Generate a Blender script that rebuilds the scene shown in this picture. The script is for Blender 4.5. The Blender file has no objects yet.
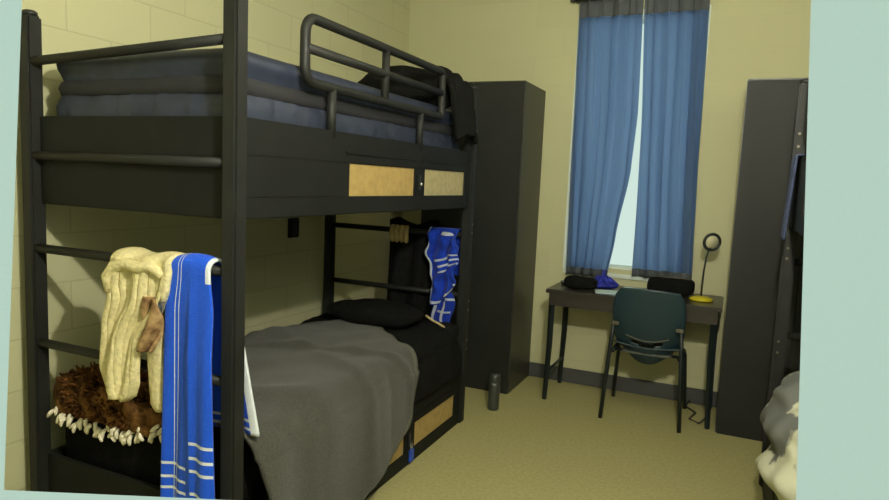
import bpy, bmesh, math, random
from mathutils import Vector, Matrix, noise
random.seed(7)
S = bpy.context.scene
COL = S.collection

# ------------------------------------------------------------ materials
def lin(c):
    return tuple(((v / 255) / 12.92 if v / 255 <= .04045 else ((v / 255 + .055) / 1.055) ** 2.4) for v in c) + (1,)

def mat(name, rgb, rough=.6, metal=0., spec=.5, noise_amt=0., noise_scale=20., bump=0., bump_scale=60., sheen=0., rgb2=None):
    m = bpy.data.materials.new(name); m.use_nodes = True
    n = m.node_tree.nodes; l = m.node_tree.links; b = n['Principled BSDF']
    b.inputs['Base Color'].default_value = lin(rgb); b.inputs['Roughness'].default_value = rough
    b.inputs['Metallic'].default_value = metal; b.inputs['Specular IOR Level'].default_value = spec
    if sheen: b.inputs['Sheen Weight'].default_value = sheen
    tc = n.new('ShaderNodeTexCoord')
    if noise_amt or rgb2:
        t = n.new('ShaderNodeTexNoise'); t.inputs['Scale'].default_value = noise_scale; t.inputs['Detail'].default_value = 6
        l.new(tc.outputs['Object'], t.inputs['Vector'])
        r = n.new('ShaderNodeValToRGB'); r.color_ramp.elements[0].position = .35; r.color_ramp.elements[1].position = .65
        base = lin(rgb)
        if rgb2: c2 = lin(rgb2); c1 = base
        else:
            c1 = tuple(v * (1 - noise_amt) for v in base[:3]) + (1,); c2 = tuple(min(1, v * (1 + noise_amt)) for v in base[:3]) + (1,)
        r.color_ramp.elements[0].color = c1; r.color_ramp.elements[1].color = c2
        l.new(t.outputs['Fac'], r.inputs['Fac']); l.new(r.outputs['Color'], b.inputs['Base Color'])
    if bump:
        t = n.new('ShaderNodeTexNoise'); t.inputs['Scale'].default_value = bump_scale; t.inputs['Detail'].default_value = 4
        l.new(tc.outputs['Object'], t.inputs['Vector'])
        bp = n.new('ShaderNodeBump'); bp.inputs['Strength'].default_value = bump; bp.inputs['Distance'].default_value = .01
        l.new(t.outputs['Fac'], bp.inputs['Height']); l.new(bp.outputs['Normal'], b.inputs['Normal'])
    return m

def block_wall(name, rgb, axis, dark=.72, bump=.5):
    """painted concrete block: courses of 0.2 m, joints staggered"""
    m = mat(name, rgb, rough=.75, spec=.3)
    n = m.node_tree.nodes; l = m.node_tree.links; b = n['Principled BSDF']
    g = n.new('ShaderNodeNewGeometry'); sp = n.new('ShaderNodeSeparateXYZ'); cb = n.new('ShaderNodeCombineXYZ')
    l.new(g.outputs['Position'], sp.inputs[0]); l.new(sp.outputs[axis], cb.inputs[0])
    ad = n.new('ShaderNodeMath'); ad.operation = 'ADD'; ad.inputs[1].default_value = .03
    l.new(sp.outputs['Z'], ad.inputs[0]); l.new(ad.outputs[0], cb.inputs[1])
    bk = n.new('ShaderNodeTexBrick'); bk.inputs['Scale'].default_value = 1; bk.inputs['Brick Width'].default_value = .4
    bk.inputs['Row Height'].default_value = .2; bk.inputs['Mortar Size'].default_value = .004; bk.inputs['Mortar Smooth'].default_value = .4
    c = lin(rgb); bk.inputs['Color1'].default_value = c; bk.inputs['Color2'].default_value = tuple(v * .96 for v in c[:3]) + (1,)
    bk.inputs['Mortar'].default_value = tuple(v * dark for v in c[:3]) + (1,)
    l.new(cb.outputs[0], bk.inputs['Vector']); l.new(bk.outputs['Color'], b.inputs['Base Color'])
    nz = n.new('ShaderNodeTexNoise'); nz.inputs['Scale'].default_value = 70; l.new(g.outputs['Position'], nz.inputs['Vector'])
    mx = n.new('ShaderNodeMath'); mx.operation = 'MULTIPLY_ADD'; mx.inputs[1].default_value = .25
    iv = n.new('ShaderNodeMath'); iv.operation = 'SUBTRACT'; iv.inputs[0].default_value = 1
    l.new(bk.outputs['Fac'], iv.inputs[1]); l.new(nz.outputs['Fac'], mx.inputs[0]); l.new(iv.outputs[0], mx.inputs[2])
    bp = n.new('ShaderNodeBump'); bp.inputs['Strength'].default_value = bump; bp.inputs['Distance'].default_value = .006
    l.new(mx.outputs[0], bp.inputs['Height']); l.new(bp.outputs['Normal'], b.inputs['Normal'])
    return m

M = {}
WALL = (200, 198, 158)
M['wall_left'] = block_wall('wall_paint_left', WALL, 'Y', dark=.84, bump=.3)
M['wall_back'] = block_wall('wall_paint_back', WALL, 'X', dark=.97, bump=.2)
M['ceiling'] = mat('ceiling_paint', (190, 188, 160), .9)
M['floor'] = mat('floor_vinyl', (172, 166, 116), .55, noise_amt=.09, noise_scale=55, spec=.35, bump=.05)
M['baseboard'] = mat('baseboard_vinyl', (72, 72, 72), .5)
M['pale'] = mat('pale_margin', (234, 242, 238), .9, spec=.1, bump=.1, bump_scale=200)
M['black'] = mat('black_steel', (30, 31, 29), .55, spec=.3, noise_amt=.15, noise_scale=9)
M['panel'] = mat('dark_laminate', (27, 28, 26), .6, spec=.16, noise_amt=.12, noise_scale=6)
M['tan'] = mat('tan_wood', (176, 150, 92), .55, noise_amt=.1, noise_scale=30)
M['pale_tan'] = mat('pale_tan_wood', (176, 164, 122), .55, noise_amt=.1, noise_scale=30)
M['navy'] = mat('navy_vinyl', (42, 48, 64), .5, spec=.4, noise_amt=.15, noise_scale=14)
M['navy_dark'] = mat('dark_border_fabric', (32, 32, 36), .8)
M['black_cloth'] = mat('black_cloth', (18, 18, 17), .95, spec=.1, bump=.6, bump_scale=35)
M['grey_blanket'] = mat('grey_wool', (62, 62, 56), .95, spec=.1, rgb2=(80, 80, 73), noise_scale=160, bump=.5, bump_scale=260, sheen=.15)
M['hem'] = mat('grey_binding', (100, 100, 91), .9, spec=.1)
M['cream'] = mat('cream_knit', (226, 214, 164), .95, spec=.1, noise_amt=.12, noise_scale=60, bump=.5, bump_scale=90)
M['wardrobe'] = mat('charcoal_laminate', (33, 34, 31), .55, spec=.25, noise_amt=.12, noise_scale=4)
M['wardrobe_side'] = mat('charcoal_edge', (48, 48, 42), .4, spec=.5)
M['seam'] = mat('seam_metal', (110, 105, 88), .4, metal=.4)
M['desk'] = mat('dark_desk_laminate', (50, 45, 42), .28, spec=.6, noise_amt=.1)
M['teal'] = mat('teal_plastic', (30, 52, 60), .4, spec=.5)
M['teal_metal'] = mat('dark_teal_steel', (24, 34, 36), .45, spec=.5)
M['chrome'] = mat('chrome', (190, 190, 185), .25, metal=.9)
M['yellow'] = mat('yellow_plastic', (205, 190, 30), .35)
M['white'] = mat('white_paint', (225, 235, 225), .6)
M['paper'] = mat('white_paper', (200, 222, 220), .8)
M['blue_cloth'] = mat('blue_cloth', (52, 62, 190), .8, rgb2=(30, 40, 140), noise_scale=25)
M['blue_plastic'] = mat('blue_plastic', (30, 75, 190), .4)
M['bluegrey'] = mat('blue_grey_cloth', (66, 76, 108), .9, noise_amt=.1)
M['brown_fur'] = mat('brown_fur', (44, 27, 15), .95, spec=.1, rgb2=(140, 100, 56), noise_scale=15, bump=1, bump_scale=60)
M['brown_dark'] = mat('brown_tuft', (52, 31, 16), .95, spec=.1, rgb2=(112, 72, 36), noise_scale=40)
M['tassel'] = mat('cream_tassel', (240, 232, 208), .9, spec=.1)
M['lamp_grey'] = mat('pale_diffuser', (205, 200, 165), .6)
M['tan_cord'] = mat('tan_cord', (190, 170, 120), .8)
M['dark_plastic'] = mat('dark_plastic', (30, 30, 31), .35)
M['bottle'] = mat('grey_green_steel', (66, 70, 65), .35, metal=.3)
M['duvet'] = mat('white_grey_duvet', (106, 108, 104), .9, spec=.1, rgb2=(196, 196, 172), noise_scale=3.0, bump=.3, bump_scale=30)
for el, po in zip(M['duvet'].node_tree.nodes['Color Ramp'].color_ramp.elements, (.49, .51)): el.position = po

def curtain_mat():
    m = bpy.data.materials.new('blue_curtain_cloth'); m.use_nodes = True
    n = m.node_tree.nodes; l = m.node_tree.links; b = n['Principled BSDF']; out = n['Material Output']
    b.inputs['Roughness'].default_value = .9; b.inputs['Specular IOR Level'].default_value = .1
    tc = n.new('ShaderNodeTexCoord'); nz = n.new('ShaderNodeTexNoise'); nz.inputs['Scale'].default_value = 120
    l.new(tc.outputs['Object'], nz.inputs['Vector'])
    r = n.new('ShaderNodeValToRGB'); r.color_ramp.elements[0].color = lin((84, 100, 128)); r.color_ramp.elements[1].color = lin((100, 118, 146))
    l.new(nz.outputs['Fac'], r.inputs['Fac']); l.new(r.outputs['Color'], b.inputs['Base Color'])
    t = n.new('ShaderNodeBsdfTranslucent'); t.inputs['Color'].default_value = lin((206, 224, 252))
    mx = n.new('ShaderNodeMixShader'); mx.inputs[0].default_value = .7
    l.new(b.outputs[0], mx.inputs[1]); l.new(t.outputs[0], mx.inputs[2]); l.new(mx.outputs[0], out.inputs['Surface'])
    return m
M['curtain'] = curtain_mat()
M['unlit_band'] = mat('unlit_curtain_band', (88, 92, 96), .9, spec=.1)  # painted shade: grey bands where the wall blocks window light behind the curtain

def glass_mat():
    m = bpy.data.materials.new('window_glass'); m.use_nodes = True
    b = m.node_tree.nodes['Principled BSDF']; b.inputs['Transmission Weight'].default_value = 1
    b.inputs['Roughness'].default_value = .02; b.inputs['IOR'].default_value = 1.05; b.inputs['Base Color'].default_value = (1, 1, 1, 1)
    return m
M['glass'] = glass_mat()

def stripes_mat(name, base, white, along, across, edges=()):
    """UV in metres: u across the cloth, v along it. along / across: (centre, half width, umin, umax)"""
    m = mat(name, base, .95, spec=.1, sheen=.1)
    n = m.node_tree.nodes; l = m.node_tree.links; b = n['Principled BSDF']
    uv = n.new('ShaderNodeUVMap'); sp = n.new('ShaderNodeSeparateXYZ'); l.new(uv.outputs[0], sp.inputs[0])
    def math(op, a, b_=None):
        k = n.new('ShaderNodeMath'); k.operation = op
        for i, v in enumerate((a, b_)):
            if v is None: continue
            if isinstance(v, (int, float)): k.inputs[i].default_value = v
            else: l.new(v, k.inputs[i])
        return k.outputs[0]
    def band(ch, c, h):
        return math('LESS_THAN', math('ABSOLUTE', math('SUBTRACT', sp.outputs[ch], c)), h)
    acc = None
    for c, h in along:
        v = band(0, c, h); acc = v if acc is None else math('MAXIMUM', acc, v)
    for c, h, u0, u1 in across:
        v = math('MULTIPLY', band(1, c, h), band(0, (u0 + u1) / 2, (u1 - u0) / 2)); acc = v if acc is None else math('MAXIMUM', acc, v)
    mx = n.new('ShaderNodeMix'); mx.data_type = 'RGBA'
    mx.inputs['A'].default_value = lin(base); mx.inputs['B'].default_value = lin(white)
    l.new(acc, mx.inputs['Factor']); l.new(mx.outputs['Result'], b.inputs['Base Color'])
    tc = n.new('ShaderNodeTexCoord'); nz = n.new('ShaderNodeTexNoise'); nz.inputs['Scale'].default_value = 220
    l.new(tc.outputs['Object'], nz.inputs['Vector'])
    bp = n.new('ShaderNodeBump'); bp.inputs['Strength'].default_value = .6; bp.inputs['Distance'].default_value = .004
    l.new(nz.outputs['Fac'], bp.inputs['Height']); l.new(bp.outputs['Normal'], b.inputs['Normal'])
    return m

# ------------------------------------------------------------ helpers
def link(name, me, m, parent=None, smooth=False):
    o = bpy.data.objects.new(name, me); COL.objects.link(o)
    for k in (m if isinstance(m, (list, tuple)) else [m]): me.materials.append(k)
    if smooth: me.polygons.foreach_set('use_smooth', [True] * len(me.polygons))
    if parent: o.parent = parent
    return o

def obj(name, bm, m, parent=None, smooth=False):
    bmesh.ops.recalc_face_normals(bm, faces=bm.faces)
    me = bpy.data.meshes.new(name); bm.to_mesh(me); bm.free()
    return link(name, me, m, parent, smooth)

def tag(o, label, cat, group=None):
    o['label'] = label; o['category'] = cat
    if group: o['group'] = group
    return o

def thing(name, label, cat, loc=(0, 0, 0), group=None):
    o = bpy.data.objects.new(name, None); COL.objects.link(o); o.location = loc
    o.empty_display_size = .1
    return tag(o, label, cat, group)

def struct(name, bm, m, smooth=False):
    o = obj(name, bm, m, None, smooth); o['kind'] = 'structure'; return o

def box(bm, x0, x1, y0, y1, z0, z1, bev=0., mtx=None):
    x0, x1 = min(x0, x1), max(x0, x1); y0, y1 = min(y0, y1), max(y0, y1); z0, z1 = min(z0, z1), max(z0, z1)
    r = bmesh.ops.create_cube(bm, size=1); vs = r['verts']
    for v in vs:
        v.co = Vector(((x0 + x1) / 2 + v.co.x * (x1 - x0), (y0 + y1) / 2 + v.co.y * (y1 - y0), (z0 + z1) / 2 + v.co.z * (z1 - z0)))
        if mtx: v.co = mtx @ v.co
    if bev:
        es = list({e for v in vs for e in v.link_edges})
        bmesh.ops.bevel(bm, geom=es, offset=bev, segments=2, affect='EDGES')
    return bm

def B(*a, **k):
    return box(bmesh.new(), *a, **k)

def tube(bm, pts, r, seg=12, closed=False, rz=None):
    pts = [Vector(p) for p in pts]; n = len(pts); rings = []
    prev = None
    for i, p in enumerate(pts):
        if closed: d = pts[(i + 1) % n] - pts[i - 1]
        else: d = pts[min(i + 1, n - 1)] - pts[max(i - 1, 0)]
        d.normalize()
        if prev is None:
            a = Vector((0, 0, 1)) if abs(d.z) < .9 else Vector((1, 0, 0))
            u = d.cross(a).normalized()
        else:
            u = (prev - d * prev.dot(d)).normalized()
        prev = u; w = d.cross(u)
        rr = r[i] if isinstance(r, (list, tuple)) else r
        rings.append([bm.verts.new(p + (u * math.cos(t) + w * math.sin(t)) * rr) for t in [2 * math.pi * k / seg for k in range(seg)]])
    m = n if closed else n - 1
    for i in range(m):
        A, Bq = rings[i], rings[(i + 1) % n]
        for k in range(seg): bm.faces.new((A[k], A[(k + 1) % seg], Bq[(k + 1) % seg], Bq[k]))
    if not closed:
        bm.faces.new(rings[0][::-1]); bm.faces.new(rings[-1])
    return bm

def T(*a, **k): return tube(bmesh.new(), *a, **k)

def lathe(prof, seg=32, loc=(0, 0, 0)):
    bm = bmesh.new(); rings = []
    for r, z in prof:
        rings.append([bm.verts.new((loc[0] + r * math.cos(2 * math.pi * k / seg), loc[1] + r * math.sin(2 * math.pi * k / seg), loc[2] + z)) for k in range(seg)])
    for a, b in zip(rings, rings[1:]):
        for k in range(seg): bm.faces.new((a[k], a[(k + 1) % seg], b[(k + 1) % seg], b[k]))
    bm.faces.new(rings[0][::-1]); bm.faces.new(rings[-1]); return bm

def cloth(name, fn, nu, nv, th, m, parent=None, uvfn=None, matfn=None):
    """closed sheet of thickness th around the surface fn(u,v), u,v in 0..1"""
    P = [[Vector(fn(i / nu, j / nv)) for i in range(nu + 1)] for j in range(nv + 1)]
    bm = bmesh.new(); uvl = bm.loops.layers.uv.new('UVMap')
    top, bot, co = {}, {}, {}
    for j in range(nv + 1):
        for i in range(nu + 1):
            du = P[j][min(i + 1, nu)] - P[j][max(i - 1, 0)]; dv = P[min(j + 1, nv)][i] - P[max(j - 1, 0)][i]
            nn = du.cross(dv); nn = nn.normalized() if nn.length > 1e-9 else Vector((0, 0, 1))
            a = bm.verts.new(P[j][i] + nn * th / 2); b = bm.verts.new(P[j][i] - nn * th / 2)
            top[i, j] = a; bot[i, j] = b; co[a] = co[b] = (i / nu, j / nv)
    def F(vs, mi=0):
        f = bm.faces.new(vs)
        for lp in f.loops:
            q = co[lp.vert]; lp[uvl].uv = uvfn(*q) if uvfn else q
        f.material_index = mi
    for j in range(nv):
        for i in range(nu):
            mi = matfn((i + .5) / nu, (j + .5) / nv) if matfn else 0
            F((top[i, j], top[i + 1, j], top[i + 1, j + 1], top[i, j + 1]), mi)
            F((bot[i, j], bot[i, j + 1], bot[i + 1, j + 1], bot[i + 1, j]), mi)
    for j in range(nv):
        for i, s in ((0, 1), (nu, -1)):
            F((top[i, j], top[i, j + 1], bot[i, j + 1], bot[i, j]), matfn(i / nu, (j + .5) / nv) if matfn else 0)
    for i in range(nu):
        for j in (0, nv):
            F((top[i, j], bot[i, j], bot[i + 1, j], top[i + 1, j]), matfn((i + .5) / nu, j / nv) if matfn else 0)
    return obj(name, bm, m, parent, True)

def blob(c, r, lump=.1, freq=4., sub=5, seed=0, power=2., fn=None):
    """lumpy super-ellipsoid"""
    bm = bmesh.new(); bmesh.ops.create_icosphere(bm, subdivisions=sub, radius=1)
    for v in bm.verts:
        d = v.co.normalized()
        k = (abs(d.x) ** power + abs(d.y) ** power + abs(d.z) ** power) ** (-1 / power)
        p = Vector((d.x * k * r[0], d.y * k * r[1], d.z * k * r[2]))
        w = noise.noise(p * freq + Vector((seed, seed * 2.3, 1))) + .5 * noise.noise(p * freq * 2.3 + Vector((seed, 5, seed)))
        p = p + d * w * lump
        v.co = p + Vector(c)
        if fn: v.co = fn(v.co)
    return bm

def lerp_tab(tab, t):
    if t <= tab[0][0]: return tab[0][1]
    for (a, x), (b, y) in zip(tab, tab[1:]):
        if t <= b:
            k = (t - a) / (b - a) if b > a else 0
            k = k * k * (3 - 2 * k) * .5 + k * .5
            return x + (y - x) * k
    return tab[-1][1]

# ------------------------------------------------------------ room shell
LX, RX, BY, CZ = -1.04, 2.74, 3.077, 3.0
WX0, WX1, WZ0, WZ1 = .345, 1.115, .875, 2.62          # window opening
YF = -2.15
struct('floor', B(LX - .1, RX + .1, YF, BY + .2, -.08, 0), M['floor'])
struct('ceiling', B(LX - .1, RX + .1, YF, BY + .2, CZ, CZ + .08), M['ceiling'])
struct('wall_left', B(LX - .12, LX, YF, BY + .2, 0, CZ), M['wall_left'])
struct('wall_right', B(RX, RX + .12, YF + 1.5, BY + .2, 0, CZ), M['wall_left'])
bm = bmesh.new()
box(bm, LX, WX0, BY, BY + .2, 0, CZ); box(bm, WX1, RX, BY, BY + .2, 0, CZ)
box(bm, WX0, WX1, BY, BY + .2, 0, WZ0); box(bm, WX0, WX1, BY, BY + .2, WZ1, CZ)
struct('wall_back', bm, M['wall_back'])
struct('baseboard_back', B(LX, RX, BY - .012, BY, 0, .108, bev=.003), M['baseboard'])
struct('baseboard_left', B(LX, LX + .012, YF, BY - .012, 0, .108, bev=.003), M['baseboard'])
# window
wf = bmesh.new()
for a in ((WX0 - .038, WX0 + .03, WZ0 - .03, WZ1 + .04), (WX1 - .03, WX1 + .058, WZ0 - .03, WZ1 + .04)):
    box(wf, a[0], a[1], BY - .014, BY + .12, a[2], a[3], bev=.003)
box(wf, WX0 + .03, WX1 - .03, BY - .014, BY + .12, WZ1 - .03, WZ1 + .04); box(wf, WX0 + .03, WX1 - .03, BY + .02, BY + .12, WZ0 - .03, WZ0 + .02)
w1 = struct('window_1', wf, M['white'])
g = obj('window_pane', B(WX0 + .03, WX1 - .03, BY + .076, BY + .082, WZ0 + .02, WZ1 - .03), M['glass'], w1)
s = obj('window_sill', B(WX0 - .03, WX1 + .05, BY - .02, BY + .06, WZ0 - .06, WZ0 - .031, bev=.004), M['white'], w1)

# ------------------------------------------------------------ camera
CAM = Vector((1.41644, -1.55331, 1.44941)); FW = Vector((-0.40531576, 0.90779752, -0.10780911))
RT = Vector((0.91028311, 0.41164593, 0.04395791)); UP = Vector((-0.08428406, 0.08031997, 0.99319932))
cd = bpy.data.cameras.new('camera'); cam = bpy.data.objects.new('camera', cd); COL.objects.link(cam)
mw = Matrix.Identity(4)
for i in range(3):
    mw[i][0] = RT[i]; mw[i][1] = UP[i]; mw[i][2] = -FW[i]; mw[i][3] = CAM[i]
cam.matrix_world = mw
cd.sensor_width = 36; cd.lens = 641.34 * 36 / 889; cd.clip_start = .02; S.camera = cam

# made-up wall for the pale display margin: plumb, across the corner, unglazed opening
hd = Vector((FW.x, FW.y, 0)).normalized(); hr = Vector((hd.y, -hd.x, 0))     # wall normal and run
D0, TH = .55, .05
def wp(s, z, dd=0):
    p = CAM + hd * (D0 + dd) + hr * s; return Vector((p.x, p.y, z))
def hit(x, y):
    d = FW * 641.34 + RT * (x - 444.5) - UP * (y - 250); t = D0 / d.dot(hd); q = d * t
    return (q.dot(hr), CAM.z + q.z)
tl, bl, tr, br, bmid = hit(22, 0), hit(4, 490), hit(811, 0), hit(796, 500), hit(210, 500)
ZT, ZB = 1.93, bl[1]
def ext(a, b, z): k = (z - a[1]) / (b[1] - a[1]); return a[0] + (b[0] - a[0]) * k
iL0, iL1, iR0, iR1 = ext(tl, bl, ZB), ext(tl, bl, ZT), ext(tr, br, ZB), ext(tr, br, ZT)
inner = [(iL0, ZB), (iR0, ZB), (iR1, ZT), (iL1, ZT)]
outer = [(-2.45, 0), (1.45, 0), (1.45, CZ), (-2.45, CZ)]
bm = bmesh.new()
fi = [bm.verts.new(wp(*p)) for p in inner]; fo = [bm.verts.new(wp(*p)) for p in outer]
spl = .07   # reveal splays open towards the room
inb = [(iL0 - spl, ZB - spl), (iR0 + spl, ZB - spl), (iR1 + spl, ZT + spl), (iL1 - spl, ZT + spl)]
bi = [bm.verts.new(wp(*p, TH)) for p in inb]; bo = [bm.verts.new(wp(*p, TH)) for p in outer]
for k in range(4):
    q = (k + 1) % 4
    bm.faces.new((fo[k], fo[q], fi[q], fi[k])); bm.faces.new((bo[q], bo[k], bi[k], bi[q]))
    bm.faces.new((fi[k], fi[q], bi[q], bi[k])); bm.faces.new((fo[q], fo[k], bo[k], bo[q]))
struct('margin_wall', bm, M['pale'])

# ------------------------------------------------------------ bunk bed
L, W = 1.93, .957
PB, PT = 1.298, 1.618
H1, H2, H3, H4 = 1.83, 1.474, 1.133, .774
PW = .029
INS = ((.63, 1.205, 'tan'), (1.31, 1.825, 'pale_tan'))
def side_panel(x, z0, z1, parent, seed=0):
    bm = bmesh.new(); t = .014; a, b = z0 + .072, z0 + .202
    y0, y1 = PW, L - PW
    box(bm, x - t, x + t, y0, y1, z0, a, bev=.003); box(bm, x - t, x + t, y0, y1, b, z1, bev=.003)
    ys = [y0, INS[0][0], INS[0][1], INS[1][0], INS[1][1], y1]
    for k in (0, 2, 4): box(bm, x - t, x + t, ys[k], ys[k + 1], a, b)
    for i0, i1, _ in INS:
        box(bm, x - t - .004, x + t + .005, i0 - .03, i1 + .02, b + .035, b + .047, bev=.002)
    p = obj('side_panel', bm, M['panel'], parent)
    for i0, i1, mm in INS:
        w = obj('wood_insert', B(x - .006, x + .006, i0, i1, a, b), M[mm if z0 > 1 else 'tan'], p)
        w['label'] = 'tan wooden insert'
    lt = bmesh.new()
    box(lt, x + t, x + t + .008, 1.235, 1.262, a + .03, a + .1, bev=.003)
    lh = obj('latch', lt, M['dark_plastic'], p)
    if z0 > 1:
        kb = blob((x + t + .012, 1.25, a + .055), (.008, .009, .011), lump=0, sub=2); q = obj('keyhole', kb, M['chrome'], lh, True); q['label'] = 'shiny metal keyhole'
    return p

def make_bunk(label):
    t = thing('bunk_bed', label, 'bunk bed', (0, 0, 0), None)
    posts = {}
    for nm, (x, y) in dict(nl=(-W, 0), nr=(0, 0), fr=(0, L), fl=(-W, L)).items():
        p = obj('post', B(x - PW, x + PW, y - PW, y + PW, 0, 1.975, bev=.008), M['black'], t)
        c = obj('post_cap', lathe([(.022, 0), (.026, .004), (.026, .014), (.018, .02)], 20, (x, y, 1.973)), M['dark_plastic'], p, True)
        posts[nm] = p
    for nm, x, y in (('fr', 0, L),):
        for z in (.745, .69, .51, .455, 1.74, 1.68, 1.2, 1.15):
            s_ = obj('bolt', T([(PW - .002, y + .005, z), (PW + .003, y + .005, z)], .0065, 10), M['seam'], posts[nm]); s_['label'] = 'small bright bolt in the post'
    for y, sgn in ((0, -1), (L, 1)):
        for k, h in enumerate((H1, H2, H3, H4)):
            dz = .018 if k == 0 else 0
            obj('rung', T([(-W + PW - .005, y + sgn * .006, h - dz), (-W / 2, y + sgn * .006, h), (-PW + .005, y + sgn * .006, h + dz)], .0165, 14), M['black'], t, True)
        for z0, z1 in ((PB, PT), (.02, .33)):
            obj('end_panel', B(-W + PW, -PW, y - sgn * .026, y - sgn * .008, z0, z1, bev=.003), M['panel'], t)
    for z in (1.74, 1.68, 1.2, 1.15, .745, .69):
        s_ = obj('bolt', T([(.008, PW - .002, z), (.008, PW + .003, z)], .0065, 10), M['seam'], posts['nr']); s_['label'] = 'small bright bolt in the post'
    for x in (0, -W):
        for z0, z1 in ((PB, PT), (.0, .32)): side_panel(x, z0, z1, t)
    for z in (1.56, .27):
        obj('bed_deck', B(-W + .02, -.02, .04, L - .04, z - .02, z, bev=.002), M['black'], t)
    # guard rail: rounded loop
    y0, y1, z0, z1, r = .345, 1.50, 1.775, 2.0, .055
    loop = []
    for cy, cz, a0 in ((y1 - r * .4, z1 - r * .4, 0), (y0 + r, z1 - r, 90), (y0 + r, z0 + r, 180), (y1 - r * .4, z0 + r * .4, 270)):
        rr = r if cy < 1 else r * .4
        for k in range(7):
            a = math.radians(a0 + 15 * k); loop.append((0, cy + rr * math.cos(a), cz + rr * math.sin(a)))
    gr = obj('guard_rail', T(loop, .0185, 12, closed=True), M['black'], t, True)
    obj('guard_bar', T([(0, y0, 1.893), (0, y1, 1.893)], .018, 12), M['black'], gr, True)
    obj('guard_bar', T([(0, .915, z0), (0, .915, z1)], .017, 12), M['black'], gr, True)
    for y in (.515, 1.262): obj('guard_support', T([(0, y, PT - .03), (0, y, z0)], .018, 12), M['black'], gr, True)
    return t

def copy_tree(o, parent=None):
    c = o.copy(); COL.objects.link(c)
    if parent: c.parent = parent
    for ch in list(o.children): copy_tree(ch, c)
    return c

def copy_thing(root, loc, rz, label):
    c = copy_tree(root); c.location = loc; c.rotation_euler = (0, 0, rz); c['label'] = label; return c

bunk = make_bunk('black bunk bed along the left wall with tan inserts and guard rail')
BX2 = 1.675
bunk2 = copy_thing(bunk, (BX2, L, 0), math.pi, 'dark bunk bed mostly hidden at the right edge, in front of the right wardrobe')

# upper mattress: puffed top roll, dark waist, puckered bottom roll
def mattress_mesh(x0, x1, y0, y1, z0, z1, prof, pucker, seed):
    """ring outline (rounded rectangle) extruded through prof [(t, inset)]"""
    cx, cy = (x0 + x1) / 2, (y0 + y1) / 2; hx, hy = (x1 - x0) / 2, (y1 - y0) / 2; r = .045; N = 260
    per = []
    tot = 4 * (hx + hy - 2 * r) + 2 * math.pi * r
    def pt(s):
        s %= tot; segs = [(2 * (hy - r), 'R'), (math.pi * r / 2, 'c0'), (2 * (hx - r), 'T'), (math.pi * r / 2, 'c1'), (2 * (hy - r), 'L'), (math.pi * r / 2, 'c2'), (2 * (hx - r), 'B'), (math.pi * r / 2, 'c3')]
        for ln, k in segs:
            if s <= ln:
                if k == 'R': return Vector((hx, -hy + r + s, 0)), Vector((1, 0, 0))
                if k == 'T': return Vector((hx - r - s, hy, 0)), Vector((0, 1, 0))
                if k == 'L': return Vector((-hx, hy - r - s, 0)), Vector((-1, 0, 0))
                if k == 'B': return Vector((-hx + r + s, -hy, 0)), Vector((0, -1, 0))
                c = {'c0': (hx - r, hy - r, 0), 'c1': (-hx + r, hy - r, 90), 'c2': (-hx + r, -hy + r, 180), 'c3': (hx - r, -hy + r, 270)}[k]
                a = math.radians(c[2]) + s / r; d = Vector((math.cos(a), math.sin(a), 0)); return Vector((c[0], c[1], 0)) + d * r, d
            s -= ln
        return Vector((hx, -hy + r, 0)), Vector((1, 0, 0))
    bm = bmesh.new(); rings = []
    for t, ins in prof:
        ring = []
        for k in range(N):
            s = tot * k / N; p, n_ = pt(s)
            w = noise.noise(Vector((s * 22, t * 3, seed))) * pucker * (1 if t < .45 else .25) + noise.noise(Vector((s * 3, t * 4, seed + 3))) * .006
            q = p - n_ * (ins + w)
            ring.append(bm.verts.new((cx + q.x, cy + q.y, z0 + (z1 - z0) * t + noise.noise(Vector((s * 2.5, t, seed))) * .004 * (t > .1))))
        rings.append(ring)
    for a, b in zip(rings, rings[1:]):
        for k in range(N): bm.faces.new((a[k], a[(k + 1) % N], b[(k + 1) % N], b[k]))
    bm.faces.new(rings[0][::-1]); bm.faces.new(rings[-1]); return bm
m1 = thing('mattress', 'navy blue vinyl mattress on the upper bunk at left, seen behind the guard rail', 'mattress', (0, 0, PT - .04))
mm = obj('mattress_cover', mattress_mesh(-.905, -.035, .04, L - .06, .0, .265, [(0, .02), (.06, .005), (.15, 0), (.3, .0), (.4, .008), (.47, .018), (.55, .022), (.66, .022), (.74, .012), (.8, .003), (.88, 0), (.95, .012), (.99, .035), (1, .09), (1, .2)], .012, 1), M['navy'], m1, True)
bnd = obj('mattress_border', mattress_mesh(-.905, -.035, .04, L - .06, .115, .175, [(0, .022), (.1, .010), (.5, .006), (.9, .010), (1, .022)], .006, 2), M['navy_dark'], m1, True)
bnd['label'] = 'dark band round the middle of the mattress'
# lower mattress
m2 = obj('mattress', mattress_mesh(-.92, -.035, .055, L - .06, 0, .225, [(0, .02), (.1, 0), (.5, 0), (.85, .004), (.96, .02), (1, .06), (1, .2)], .005, 4), M['black_cloth'], None, True)
m2.location = (0, 0, .272)
tag(m2, 'mattress in a black sheet on the lower bunk under the grey blanket', 'mattress')
m3 = obj('mattress', mattress_mesh(-.92, -.035, .055, L - .06, 0, .225, [(0, .02), (.1, 0), (.5, 0), (.85, .004), (.96, .02), (1, .06), (1, .2)], .005, 5), M['black_cloth'], None, True)
m3.location = (BX2 + W, 0, .272)
tag(m3, 'dark mattress under the white and grey duvet at the right edge', 'mattress')

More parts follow.
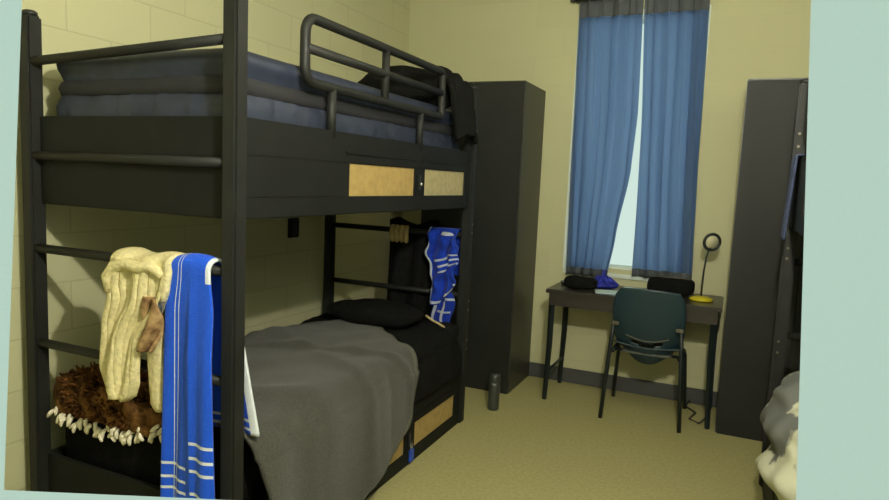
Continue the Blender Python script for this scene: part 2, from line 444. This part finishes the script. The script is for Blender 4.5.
# grey blanket on the lower bunk
def zprof(s):          # s metres across, 0 at wall side
    if s < .83: return -.93 + s, .545 + .05 * math.sin(min(1, s / .5) * math.pi * .5) - (.0 if s < .7 else 0)
    r = .09; a = (s - .83) / r
    if a < math.pi / 2: return -.10 + .03 + r * math.sin(a) * 1.25, .505 + r * math.cos(a)
    q = s - .83 - r * math.pi / 2
    return .055 + q * .03, .505 - q
ST = .83 + .09 * math.pi / 2 + .485
def blanket(u, v):
    s = u * ST; x, z = zprof(s)
    ye = lerp_tab([(0, 1.42), (.2, 1.64), (.5, 1.66), (.7, 1.46), (.83, 1.33), (.95, 1.25), (1.1, 1.20), (1.22, 1.12), (1.28, 1.0), (1.33, .88), (1.38, .73), (ST, .60)], s)
    yb = lerp_tab([(0, .1), (.83, .05), (.97, .05), (1.15, .1), (1.25, .16), (ST, .3)], s)
    y = yb + (ye - yb) * v
    k = .02 * noise.noise(Vector((x * 3, y * 3, 0))) + .012 * noise.noise(Vector((x * 7 + 4, y * 6, 2)))
    # long diagonal folds and a raised ridge near the far hem
    f = .020 * math.exp(-((y - 1.12 - .35 * x) / .035) ** 2) + .014 * math.exp(-((y - .80 + .4 * x) / .045) ** 2) + .016 * math.exp(-((y - .45 - .5 * x) / .07) ** 2)
    hump = .05 * math.exp(-((x + .72) / .16) ** 2 - ((y - 1.15) / .22) ** 2)
    if s < .9: z += k + f + hump + .006
    else:
        x += abs(k) * 1.6 + f * .8 + .02 * math.sin(y * 9) * min(1, (s - .9) * 2.5) * .6; z = max(z, .012)
    return (x, y, z)
bl_ = cloth('blanket', blanket, 110, 90, .012, [M['grey_blanket'], M['hem']], matfn=lambda u, v: 1 if v > .97 else 0)
tag(bl_, 'charcoal grey wool blanket draped over the lower bunk down to the floor', 'blanket')
# black bedding behind it
def duvet_f(u, v):
    s = u * 1.12; x, z = zprof(s)
    y = 1.22 + .62 * v
    n_ = .03 * noise.noise(Vector((x * 5, y * 5, 9))) + .015 * noise.noise(Vector((x * 12, y * 12, 3)))
    if s < .9: z = z - .055 + n_ * .7 + .065 * v
    else: x = x - .03 + n_ * .6; z = max(.1, z - .03)
    return (min(x, .045), y, z)
tag(cloth('duvet', duvet_f, 60, 40, .03, M['black_cloth']), 'crumpled black duvet at the far end of the lower bunk', 'duvet')
pl = blob((-.47, 1.70, .655), (.31, .17, .065), .02, 5, 5, 3, 2.6)
tag(obj('pillow', pl, M['black_cloth'], None, True), 'black pillow at the far end of the lower bunk', 'pillow')

# black jacket piled over the far corner of the upper bunk
def jacket_f(p):
    if p.x > -.02 and p.z < 1.80 and p.y < L - .1: p.x = -.02
    return p
bm = blob((-.30, 1.62, 1.92), (.30, .17, .125), .03, 5, 5, 11, 2.2, lambda p: Vector((min(p.x, -.03), p.y, p.z)))
jk = thing('jacket', 'black jacket heaped on the far corner of the upper bunk, behind the guard rail', 'jacket', (0, 0, 0))
obj('jacket_body', bm, M['black_cloth'], jk, True)
def sleeve(u, v):
    a = u * 2 - 1
    z = lerp_tab([(0, 1.99), (.3, 2.035), (.5, 2.0), (.7, 1.86), (1, 1.70)], v); x = lerp_tab([(0, -.30), (.35, -.06), (.6, .035), (1, .065)], v)
    y = 1.71 + a * (.14 - .02 * v) + .02 * math.sin(v * 9)
    return (x + .012 * math.sin(u * 14 + v * 5), y, z + .012 * noise.noise(Vector((u * 6, v * 6, 1))) - .02 * abs(a) ** 3 * 2 + .02 * (1 - v) * math.sin(u * 7))
cloth('sleeve', sleeve, 30, 40, .03, M['black_cloth'], jk)

# ------------------------------------------------------------ towels on the near rungs
RY, RR = -.006, .024
def towel(u, v):
    # u 0..1 left to right ; v 0 = front bottom, 1 = back bottom
    Lf, Lb = .86, .545
    s = v * (Lf + Lb + math.pi * RR)
    x0 = -.245 + u * .22
    fold = 1 / (1 + math.exp(-(u - .5) * 60))
    if s < Lf:
        z = H3 - (Lf - s); k = (Lf - s) / Lf
        y = RY - RR - .012 - .018 * fold * min(1, k * 3) - .010 * k * math.sin(u * 15 + k * 2)
        x = x0 + (-.012 * k if u < .5 else .01 * k) + (u - .5) * -.02 * (1 - k)
    elif s < Lf + math.pi * RR:
        a = (s - Lf) / RR; y = RY - (RR + .012) * math.cos(a); z = H3 + (RR + .008) * math.sin(a); x = x0 + (u - .5) * -.02
    else:
        q = s - Lf - math.pi * RR; z = H3 - q; k = q / Lb
        y = RY + RR + .012 + .035 * k + .010 * k * math.sin(u * 12); x = x0 + k * (.10 * u + .0) + (u - .5) * -.02
    xc = -.125; kk = min(1, abs(H3 - z) * 7 + (0 if s > .7 else 0)) if z < H3 else 0
    x = xc + (x - xc) * (.80 + .20 * kk * kk * (3 - 2 * kk)) - .004
    if z > H3 - .03: z += .012 * (1 - (2 * u - 1) ** 2)
    return (x, y, z)
TL = .86 + .58 + math.pi * RR
blue = (36, 92, 232)
def z2v(z): return .86 - (H3 - z)
across = [(z2v(z), .005, 0, .108) for z in (.478, .43, .39, .34)] + [(z2v(z) , .0055, .118, .22) for z in (.575, .525, .48, .40)] + [(TL - .02 - .03 * k, .005, 0, .22) for k in range(2)]
M['towel'] = stripes_mat('blue_striped_towel', blue, (225, 232, 240), [(.045, .0018), (.062, .0018)], across + [(1.22, .38, .20, .23)])
tw = cloth('towel', towel, 64, 150, .009, M['towel'], uvfn=lambda u, v: (u * .22, v * TL))
tag(tw, 'bright blue towel with white stripes hanging on the near ladder rung', 'towel')

# cream knit throw: folded loft over the rung
def loft(secs, seg=36, wob=.0, seed=0):
    bm = bmesh.new(); rings = []
    for i, (cx, cy, cz, a, b) in enumerate(secs):
        ring = []
        for k in range(seg):
            t = 2 * math.pi * k / seg
            w = 1 + wob * noise.noise(Vector((math.cos(t) * 2.5, math.sin(t) * 2.5, cz * 6 + seed)))
            ring.append(bm.verts.new((cx + a * w * math.cos(t), cy + b * w * math.sin(t), cz)))
        rings.append(ring)
    for p, q in zip(rings, rings[1:]):
        for k in range(seg): bm.faces.new((p[k], p[(k + 1) % seg], q[(k + 1) % seg], q[k]))
    bm.faces.new(rings[0][::-1]); bm.faces.new(rings[-1]); return bm
def interp(keys, n):
    out = []
    for i in range(n + 1):
        z = keys[0][2] + (keys[-1][2] - keys[0][2]) * i / n
        for p, q in zip(keys, keys[1:]):
            if (p[2] - z) * (q[2] - z) <= 0 and p[2] != q[2]:
                k = (z - p[2]) / (q[2] - p[2]); k2 = k * k * (3 - 2 * k)
                out.append(tuple(p[j] + (q[j] - p[j]) * (k if j == 2 else k2) for j in range(5))); break
    return out
cr = thing('knit_throw', 'cream cable-knit throw folded over the near ladder rung, left of the blue towel', 'throw', (-.37, 0, 0))
def cream_fn(u, v):
    # over-the-rung sheet; front lobe narrows, rounded bottom
    Lf, Lb = .46, .30; s = v * (Lf + Lb + math.pi * .04)
    if s < Lf:
        k = (Lf - s) / Lf; z = H3 - .005 - (Lf - s)
        xl = lerp_tab([(0, -.470), (.15, -.485), (.25, -.475), (.45, -.50), (.8, -.520), (.93, -.50), (1, -.46)], k); xr = lerp_tab([(0, -.215), (.15, -.225), (.3, -.25), (.42, -.30), (.55, -.34), (.85, -.355), (.95, -.375), (1, -.41)], k)
        y = RY - .045 - .012 * math.sin(u * 13 + k * 3) - .028 * k * math.sin(u * math.pi); x = xl + (xr - xl) * u
    elif s < Lf + math.pi * .04:
        a = (s - Lf) / .04; y = RY - .045 * math.cos(a) - .008 * math.sin(u * 13) * math.cos(a); z = H3 + .026 * math.sin(a) + .006 * math.sin(u * 9); x = -.472 + u * .255
    else:
        q = s - Lf - math.pi * .04; z = H3 - q; y = RY + .045 + .01 * math.sin(u * 13); x = -.50 + u * .27
    y -= .0035 * math.sin(u * 62) * (1 if s < Lf else 0)
    return (x + .37, y, z)
cloth('throw_sheet', cream_fn, 50, 90, .026, M['cream'], cr)
obj('throw_corner', loft(interp([(.085, -.035, .94, .03, .012), (.068, -.03, .85, .036, .016), (.068, -.028, .74, .034, .016), (.072, -.028, .655, .03, .014), (.075, -.028, .63, .012, .006)], 22), 28, .25, 4), M['cream'], cr, True)
rl = obj('rolled_edge', T([(-.10, -.07, 1.03), (-.105, -.075, 1.08), (-.075, -.07, 1.118), (-.02, -.066, 1.13), (.04, -.066, 1.12), (.09, -.066, 1.13), (.13, -.058, 1.105)], [.016, .02, .022, .02, .02, .018, .014], 14), M['cream'], cr, True)
# brown patterned scarf between throw and towel
def scarf(u, v):
    z = 1.05 - .18 * v; x = -.312 + (.055 + .02 * math.sin(v * 3)) * u - .02 * v
    return (x, -.048 - .014 * math.sin(u * 8 + v * 6) - .02 * v * math.sin(u * 3), z)
M['brown_scarf'] = mat('brown_print', (92, 58, 30), .9, rgb2=(196, 164, 112), noise_scale=22)
sc_ = cloth('scarf', lambda u, v: (scarf(u, v)[0], scarf(u, v)[1] - .012, scarf(u, v)[2] - .02), 16, 24, .014, M['brown_scarf'])
tag(sc_, 'small brown patterned scarf tucked between the cream throw and the blue towel', 'scarf')

# fringed fur cushion at the near end of the lower bunk
cu = thing('fringed_cushion', 'brown furry cushion with cream tassels at the near foot of the lower bunk', 'cushion', (-.62, .10, .47))
obj('cushion_body', blob((0, .03, .085), (.325, .12, .085), .03, 8, 5, 5, 3.2, lambda p: Vector((p.x, p.y, p.z - .10 * (p.x) * 0 + .0))), M['brown_fur'], cu, True)
bm = bmesh.new()
for k in range(1100):
    th = random.uniform(0, 2 * math.pi); ph = random.uniform(-.5, 1.5)
    d = Vector((math.cos(th) * math.cos(ph), math.sin(th) * math.cos(ph), math.sin(ph)))
    kq = (abs(d.x) ** 3.2 + abs(d.y) ** 3.2 + abs(d.z) ** 3.2) ** (-1 / 3.2); p = Vector((d.x * kq * .32, .03 + d.y * kq * .12, .085 + d.z * kq * .085))
    dr = (d + Vector((random.uniform(-.5, .5), random.uniform(-.6, .2), random.uniform(-.3, .5)))).normalized()
    ln = random.uniform(.02, .045) if ph > .5 else random.uniform(.004, .014)
    tube(bm, [p - dr * .01, p + dr * ln * .5 + Vector((0, 0, .004)), p + dr * ln], [.006, .0055, .0025], 5)
tf = obj('fur_tufts', bm, M['brown_dark'], cu, True); tf['kind'] = 'stuff'
for k in range(44):
    t = (k + random.uniform(-.4, .4)) / 43; x = -.285 + .585 * t; y = -.10 + random.uniform(-.01, .01)
    z = .015 - .035 * math.sin(t * math.pi) + .045 * t + random.uniform(-.022, .016)
    p = Vector((x, y + .03, z + .02)); d = Vector((random.uniform(-.6, .6), -.7, -.3)); pts = [p]
    for q in range(4):
        p = p + d.normalized() * .0105; pts.append(p); d += Vector((random.uniform(-1, 1), random.uniform(.0, .5), random.uniform(-1.3, -.1)))
    ts_ = obj('tassel', T(pts, [.005, .0075, .008, .007, .004], 7), M['tassel'], cu, True); ts_['label'] = 'cream tassel'

# ------------------------------------------------------------ things hanging at the far end
FY = L + .006
M['towel2'] = stripes_mat('blue_towel_white_bands', (24, 56, 165), (180, 186, 196), [(.005, .006)],
                          [(.19 + .035 * k, .006, .06, .30) for k in range(3)] + [(.015, .008, 0, .3), (.42, .008, .12, .2)])
def ftowel(u, v):
    Lf, Lb = .42, .25; s = v * (Lf + Lb + math.pi * RR); x0 = -.235 + u * .19
    if s < Lf:
        k = (Lf - s) / Lf; z = H3 - (Lf - s) + .11 * k * u - .05 * k * math.sin(u * 6) * .5; y = FY - RR - .02 - .016 * math.sin(u * 14 + k * 7) - .02 * k - .03 * noise.noise(Vector((u * 5, k * 6, 2))); x = x0 + .03 * k * math.sin(u * 3) + .05 * (1 - u) * k + .03 * noise.noise(Vector((u * 3, k * 5, 7)))
    elif s < Lf + math.pi * RR:
        a = (s - Lf) / RR; y = FY - (RR + .012) * math.cos(a); z = H3 + (RR + .008) * math.sin(a); x = x0
    else:
        q = s - Lf - math.pi * RR; z = H3 - q; y = FY + RR + .012; x = x0
    return (x, y, z)
tag(cloth('towel', ftowel, 40, 80, .009, M['towel2'], uvfn=lambda u, v: (u * .25, v * .745)), 'small blue towel with white bands hanging on the far rungs of the left bunk', 'towel')
def rag(u, v):
    z = .80 - .20 * v; x = -.20 + u * .13 + .03 * v + .02 * math.sin(v * 5)
    return (x, FY - .05 - .01 * math.sin(u * 10 + v * 4), z)
M['rag'] = stripes_mat('blue_rag', (24, 52, 155), (180, 186, 196), [(.01, .008), (.07, .006)], [(.05, .007, 0, .2), (.13, .006, .03, .12)])
tag(cloth('washcloth', rag, 16, 20, .008, M['rag'], uvfn=lambda u, v: (u * .13, v * .2)), 'blue and white washcloth hanging below the small far towel', 'washcloth')
def dark_garment(u, v):
    z = 1.19 - .62 * v + .02 * math.sin(u * 9); x = -.545 + .36 * u + .0 * v + .03 * v * u
    return (x, FY + .045 + .016 * math.sin(u * 17 + v * 3), z)
tag(cloth('shirt', dark_garment, 30, 40, .02, M['black_cloth']), 'black shirt hanging at the far end of the left bunk beside a small blue towel', 'shirt')
gl = bmesh.new()
for k in range(4):
    x = -.485 + k * .032; tube(gl, [(x, FY - .02, H3 + .03), (x, FY - .035, H3), (x + .004, FY - .035, H3 - .055 - .01 * (k % 2)), (x + .006, FY - .03, H3 - .07)], [.014, .017, .016, .008], 10)
tag(obj('glove', gl, M['tan_cord'], None, True), 'cream knit glove hanging on the far rung of the left bunk', 'glove')
ln_ = thing('lanyard', 'tan lanyard hanging by the far post of the left bunk', 'lanyard')
obj('cord', T([(-.17, 1.775, .66), (-.13, 1.77, .64), (-.08, 1.765, .625), (-.045, 1.76, .61), (-.037, 1.76, .585)], .007, 8), M['tan_cord'], ln_, True)
obj('clip', T([(-.04, 1.76, .59), (-.045, 1.755, .55), (-.05, 1.75, .515)], [.011, .009, .004], 8), M['tan_cord'], ln_, True)
tg = thing('key_tag', 'blue key tag hanging from the latch of the lower bunk panel', 'tag', (.03, 1.25, .06))
obj('tag_body', B(-.004, .006, -.022, .022, -.035, .028, bev=.003), M['blue_plastic'], tg)
obj('ring', T([(0, .012 * math.cos(a), .042 + .018 * math.sin(a)) for a in [k * math.pi / 6 for k in range(12)]], .0025, 6, closed=True), M['chrome'], tg, True)

# wall outlet
ob = thing('wall_outlet', 'dark outlet box on the left wall under the upper bunk', 'outlet', (LX, 1.648, 1.12))
obj('cover_plate', B(0, .014, -.05, .05, -.06, .06, bev=.004), M['dark_plastic'], ob)
obj('socket', B(.014, .018, -.02, .02, -.008, .026, bev=.003), M['bottle'], ob)
obj('socket', B(.014, .018, -.02, .02, -.045, -.012, bev=.003), M['bottle'], ob)

# ------------------------------------------------------------ wardrobes
WH = 2.125
def make_wardrobe(label, w):
    t = thing('wardrobe', label, 'wardrobe', (0, 0, 0), None); d = .515
    obj('cabinet_body', B(0, w, .02, d, .0, WH, bev=.004), M['wardrobe_side'], t)
    for x0, x1 in ((.004, w / 2 - .002), (w / 2 + .002, w - .004)):
        dd = obj('door', B(x0, x1, 0, .018, .05, WH - .012, bev=.004), M['wardrobe'], t)
        hx = x1 - .035 if x0 < .1 else x0 + .035
        obj('handle', T([(hx, 0, 1.0), (hx, -.02, 1.01), (hx, -.02, 1.11), (hx, 0, 1.12)], .005, 8), M['dark_plastic'], dd, True)
        obj('hinge', B(x0 + .002 if x0 < .1 else x1 - .012, x0 + .012 if x0 < .1 else x1 - .002, -.003, .0, 1.9, 1.96), M['wardrobe'], dd)
    obj('plinth', B(.01, w - .01, .012, .02, 0, .048), M['wardrobe'], t)
    return t
WW = .72
wa = make_wardrobe('tall charcoal two-door wardrobe behind the far end of the left bunk', WW); wa.location = (.103 - WW, 2.553, 0)
wb = copy_thing(wa, (1.425, 2.553, 0), 0, 'tall charcoal wardrobe at the right, beside the desk lamp'); wb.scale.z = .99

# ------------------------------------------------------------ water bottle on the floor
bo_ = thing('tumbler', 'dark grey metal tumbler standing on the floor before the left wardrobe', 'bottle', (.115, 2.24, 0))
obj('bottle_body', lathe([(.030, 0), (.034, .004), (.036, .03), (.037, .16), (.035, .185)], 28), M['bottle'], bo_, True)
obj('lid', lathe([(.037, .186), (.038, .192), (.038, .222), (.034, .236), (.02, .240)], 28), M['bottle'], bo_, True)

# ------------------------------------------------------------ desk
DX, DY, DW, DD, DH = .333, 2.582, 1.062, .478, .765
dk = thing('desk', 'dark rectangular desk with slim legs under the window', 'desk', (DX, DY, 0))
obj('desk_top', B(-.01, DW + .01, -.012, DD, DH - .028, DH, bev=.005), M['desk'], dk)
ap = bmesh.new(); box(ap, .012, DW - .012, .006, .022, DH - .11, DH - .028); box(ap, .012, DW - .012, DD - .03, DD - .015, DH - .11, DH - .028)
box(ap, .01, .026, .02, DD - .03, DH - .11, DH - .028); box(ap, DW - .026, DW - .01, .02, DD - .03, DH - .11, DH - .028)
obj('apron', ap, M['desk'], dk)
for x in (.028, DW - .028):
    for y in (.03, DD - .035):
        sx = 1 if x < .5 else -1
        bm = bmesh.new(); tube(bm, [(x, y, DH - .03), (x, y, .4), (x - sx * .012, y, .0)], [.021, .02, .015], 4); obj('leg', bm, M['teal_metal'], dk)
    obj('stretcher', T([(x, .03, .2), (x, DD - .035, .2)], .009, 8), M['teal_metal'], dk, True)

# ------------------------------------------------------------ chair
CX, CY = .992, 2.50
ch = thing('plastic_chair', 'dark teal moulded plastic chair with steel legs pushed under the desk', 'chair', (CX, CY, 0))
def back_pt(u, v, o=0.):
    # u -1..1, v 0 bottom .. 1 top
    w = lerp_tab([(0, .155), (.12, .195), (.35, .215), (.7, .218), (.9, .205), (1, .178)], v)
    z = .385 + .46 * v + .035 * (u * u) * (1 - v) ** 2 * 1.6 - .012 * u * u * v - .035 * (1 - u * u) * (1 - v) ** 2
    y = .075 - .07 * v - .05 * (1 - v) ** 4 * -1.2 - .035 * (1 - u * u) + o
    return Vector((u * w, y, z))
bm = bmesh.new(); NU, NV = 36, 36; g0, g1 = {}, {}
for j in range(NV + 1):
    for i in range(NU + 1):
        u, v = i / NU * 2 - 1, j / NV
        g0[i, j] = bm.verts.new(back_pt(u, v)); g1[i, j] = bm.verts.new(back_pt(u, v, .008))
def slot(i, j):
    u = (i + .5) / NU * 2 - 1; v = (j + .5) / NV
    c = .26 + .07 * u * u; return abs(u) < .42 and abs(v - c) < .028
faces = {}
for j in range(NV):
    for i in range(NU):
        if slot(i, j): continue
        bm.faces.new((g0[i, j], g0[i + 1, j], g0[i + 1, j + 1], g0[i, j + 1])); bm.faces.new((g1[i, j], g1[i, j + 1], g1[i + 1, j + 1], g1[i + 1, j]))
for (i, j) in [(i, j) for i in range(NU) for j in range(NV) if not slot(i, j)]:
    for (a, b, ni, nj) in (((i, j), (i, j + 1), i - 1, j), ((i + 1, j), (i + 1, j + 1), i + 1, j), ((i, j), (i + 1, j), i, j - 1), ((i, j + 1), (i + 1, j + 1), i, j + 1)):
        if not (0 <= ni < NU and 0 <= nj < NV) or slot(ni, nj):
            bm.faces.new((g0[a], g0[b], g1[b], g1[a]))
bk = obj('backrest', bm, M['teal'], ch, True)
rim = [back_pt(u / 10, .26 + .07 * (u / 10) ** 2 + .05, -.003) for u in range(-6, 7)]
q = obj('handle_slot_rim', T(rim, .0045, 8), M['hem'], bk, True); q['label'] = 'pale curved rim of the grip slot'
def seat_f(u, v):
    x = (u * 2 - 1) * (.20 - .01 * v); y = .04 + .40 * v
    z = .452 + .035 * (1 - v) ** 4 - .022 * (1 - (u * 2 - 1) ** 2) - .035 * max(0, v - .85) ** 1.0 * 4
    return (x, y, z)
cloth('seat', seat_f, 30, 30, .010, M['teal'], ch)
q = obj('seat_underside', B(-.15, .15, .06, .36, .415, .428, bev=.004), M['hem'], ch); q['label'] = 'pale grey plate under the seat'
for s in (-1, 1):
    obj('leg', T([(s * .198, -.012, .615), (s * .208, -.005, .50), (s * .214, -.02, .40), (s * .236, -.045, .0)], .0125, 12), M['teal_metal'], ch, True)
    obj('leg', T([(s * .20, .03, .425), (s * .205, .33, .42), (s * .212, .37, .38), (s * .235, .43, .0)], .0125, 12), M['teal_metal'], ch, True)
    q = obj('bracket', B(s * .168, s * .212, -.024, -.014, .603, .625, bev=.003), M['seam'], ch); q['label'] = 'metal bracket on the backrest'
obj('stretcher', T([(-.205, .15, .41), (.205, .15, .41)], .010, 8), M['teal_metal'], ch, True)

# ------------------------------------------------------------ desk lamp
lp = thing('desk_lamp', 'slim desk lamp with round head and yellow base at the right of the desk', 'lamp', (1.275, 2.78, DH))
q = obj('base', lathe([(.060, 0), (.072, .004), (.070, .014), (.045, .024), (.012, .03)], 32), M['yellow'], lp, True); q['label'] = 'yellow round base'
obj('stem', T([(0, 0, .02), (.0, 0, .10), (.003, .0, .2), (.01, .0, .28), (.022, -.0, .33)], .0055, 10), M['teal_metal'], lp, True)
hc = Vector((.035, -.01, .375)); hn = Vector((.45, -.88, -.1)).normalized(); ha = hn.cross(Vector((0, 0, 1))).normalized(); hb = ha.cross(hn)
hd_ = obj('lamp_head', T([hc + (ha * math.cos(t) + hb * math.sin(t)) * .050 for t in [k * math.pi / 16 for k in range(32)]], .0095, 10, closed=True), M['teal_metal'], lp, True)
bm = bmesh.new(); tube(bm, [hc - hn * .016, hc - hn * .008], .046, 28); obj('head_shell', bm, M['dark_plastic'], hd_, True)
bm = bmesh.new(); tube(bm, [hc - hn * .006, hc + hn * .002], .044, 28); q = obj('diffuser', bm, M['lamp_grey'], hd_, True); q['label'] = 'pale round diffuser'
obj('neck_joint', blob((.024, -.0, .335), (.014, .014, .014), 0, sub=2), M['dark_plastic'], lp, True)

# ------------------------------------------------------------ things on the desk
tag(obj('pouch', blob((.52, 2.72, DH + .043), (.108, .07, .041), .006, 9, 4, 2, 3.2), M['black_cloth'], None, True), 'black soft pouch at the left front of the desk', 'pouch')
ft = thing('metal_tray', 'small grey metal tray at the left edge of the desk', 'tray', (.40, 2.86, DH))
obj('tray_body', lathe([(.03, 0), (.045, .004), (.05, .02), (.046, .021), (.040, .008), (.01, .006)], 24), M['chrome'], ft, True)
fl = thing('blue_scarf', 'crumpled bright blue cloth lying on the desk before the curtain gap', 'cloth', (.645, 2.85, DH))
bm = bmesh.new()
for k in range(9):
    a = k * 2 * math.pi / 9 + .3; ln = random.uniform(.09, .125)
    p0 = Vector((0, 0, .045)); p1 = Vector((math.cos(a) * ln * .5, math.sin(a) * ln * .35, random.uniform(.045, .075))); p2 = Vector((math.cos(a) * ln, math.sin(a) * ln * .6, random.uniform(.018, .05)))
    tube(bm, [p0, p1, p2], [.018, .024, .006], 8)
obj('cloth_folds', bm, M['blue_cloth'], fl, True)
obj('cloth_base', blob((0, 0, .026), (.10, .06, .03), .008, 12, 4, 4), M['blue_cloth'], fl, True)
obj('cloth_tip', T([(-.01, .0, .06), (.002, .0, .095), (.006, 0, .125)], [.016, .014, .008], 8), M['blue_cloth'], fl, True)
pp = obj('paper_sheets', cloth_bm if False else B(-.075, .075, -.07, .07, 0, .004), M['paper']); pp.location = (.70, 2.70, DH); pp.rotation_euler = (0, 0, .25)
tag(pp, 'white paper sheets at the front of the desk, left of the chair back', 'paper')
pp2 = obj('paper_sheets', B(-.09, .09, -.06, .06, 0, .006), M['paper']); pp2.location = (.86, 2.93, DH); pp2.rotation_euler = (0, 0, -.1)
tag(pp2, 'pale sheets lying at the back of the desk between blue cloth and black bag', 'paper')
bg = thing('toiletry_bag', 'black zipped bag on the desk directly behind the chair back', 'bag', (1.08, 2.90, DH))
obj('bag_body', blob((0, 0, .058), (.15, .07, .056), .006, 9, 5, 8, 4), M['black_cloth'], bg, True)
obj('zipper', T([(-.12, -.02, .112), (0, -.02, .116), (.12, -.02, .112)], .004, 8), M['seam'], bg, True)

# cable on the floor
tag(obj('power_cable', T([(1.25, 3.05, .02), (1.23, 2.95, .012), (1.30, 2.86, .008), (1.27, 2.72, .008), (1.33, 2.66, .008), (1.37, 2.74, .03), (1.385, 2.80, .16), (1.375, 2.86, .3)], .006, 8), M['dark_plastic'], None, True),
    'black power cable trailing on the floor by the right desk legs', 'cable')

# ------------------------------------------------------------ curtains
def curtain(name, label, xl, xr, zb, seed, pl):
    root = thing('curtain', label, 'curtain', (0, BY - .05, 0), 'blue curtains at the window')
    ztop = 2.725
    def f(u, v):
        z = ztop - (ztop - zb) * v
        a, b = lerp_tab(xl, v), lerp_tab(xr, v)
        ph = u * pl * 2 * math.pi + .6 * math.sin(v * 3 + seed) + 1.3 * noise.noise(Vector((u * 3, v * 1.2, seed)))
        amp = .015 + .007 * v + .014 * noise.noise(Vector((u * 4, v * 2, seed + 5)))
        x = a + (b - a) * u + .006 * math.sin(ph * 2)
        return (x, amp * math.sin(ph) + .004 * math.sin(ph * 2.3), z)
    cloth('curtain_panel', f, 110, 70, .002, [M['curtain'], M['unlit_band']], root, matfn=lambda u, v: 1 if (v < .052 or v > .965) else 0)
    return root
curtain('l', 'left blue translucent curtain panel, pulled in towards its foot, at the window', [(0, .312), (.5, .325), (1, .352)], [(0, .742), (.4, .760), (.6, .745), (.85, .68), (1, .64)], .815, 1, 4)
curtain('r', 'right blue translucent curtain panel at the window', [(0, .752), (.5, .79), (1, .815)], [(0, 1.158), (.5, 1.172), (.85, 1.19), (1, 1.20)], .845, 7, 4)
rd = thing('curtain_rod', 'thin dark curtain rod above the window', 'curtain rod', (0, BY - .05, 0))
obj('rod', T([(.27, 0, 2.735), (1.19, 0, 2.735)], .011, 12), M['dark_plastic'], rd, True)
for x in (.27, 1.19): obj('finial', blob((x, 0, 2.735), (.02, .016, .016), 0, sub=3), M['dark_plastic'], rd, True)
for x in (.30, 1.16): obj('bracket', B(x - .008, x + .008, 0, .05, 2.725, 2.745), M['dark_plastic'], rd)

# ------------------------------------------------------------ right-hand bunk's bedding
bm = blob((1.825, 1.17, .50), (.215, .42, .255), .045, 5.5, 6, 21, 2.6, lambda p: Vector((p.x + .015 * math.sin(p.z * 40 + p.y * 6), p.y, max(.03, p.z))))
tag(obj('duvet', bm, M['duvet'], None, True), 'white and grey duvet bulging off the lower bunk at the right edge', 'duvet')
def hang(u, v):
    y = 1.60 + .20 * u; q = v * .42
    if q < .05: return (BX2 + .032 - q, y, PT + .008)
    return (BX2 - .027 - .004 * math.sin(u * 12) - .02 * v, y + .02 * v, PT + .008 - (q - .05))
tag(cloth('towel', hang, 20, 40, .008, M['bluegrey']), 'blue-grey towel hung over the side panel of the right-hand bunk', 'towel')

# ------------------------------------------------------------ light
wd = bpy.data.worlds.new('sky'); S.world = wd; wd.use_nodes = True
bgk = wd.node_tree.nodes['Background']; bgk.inputs['Color'].default_value = (.62, .79, .71, 1); bgk.inputs['Strength'].default_value = 1
def area(name, loc, size, power, col, rot=(0, 0, 0), sy=None):
    l = bpy.data.lights.new(name, 'AREA'); l.energy = power; l.color = col; l.size = size
    if sy: l.shape = 'RECTANGLE'; l.size_y = sy
    o = bpy.data.objects.new(name, l); COL.objects.link(o); o.location = loc; o.rotation_euler = rot; return o
def point(name, loc, r, power, col):
    l = bpy.data.lights.new(name, 'POINT'); l.energy = power; l.color = col; l.shadow_soft_size = r
    o = bpy.data.objects.new(name, l); COL.objects.link(o); o.location = loc; return o
point('unseen_lamp', (1.48, -.80, 2.25), .03, 142, (1, .95, .80))  # unseen main lamp below the ceiling, placed to throw the wall shadows
point('unseen_lamp', (1.0, 1.3, 2.5), .12, 15, (1, .95, .80))  # added fill lamp, brightens the back wall and floor
S.view_settings.view_transform = 'Standard'; S.view_settings.look = 'None'; S.view_settings.gamma = 1; S.view_settings.exposure = 0
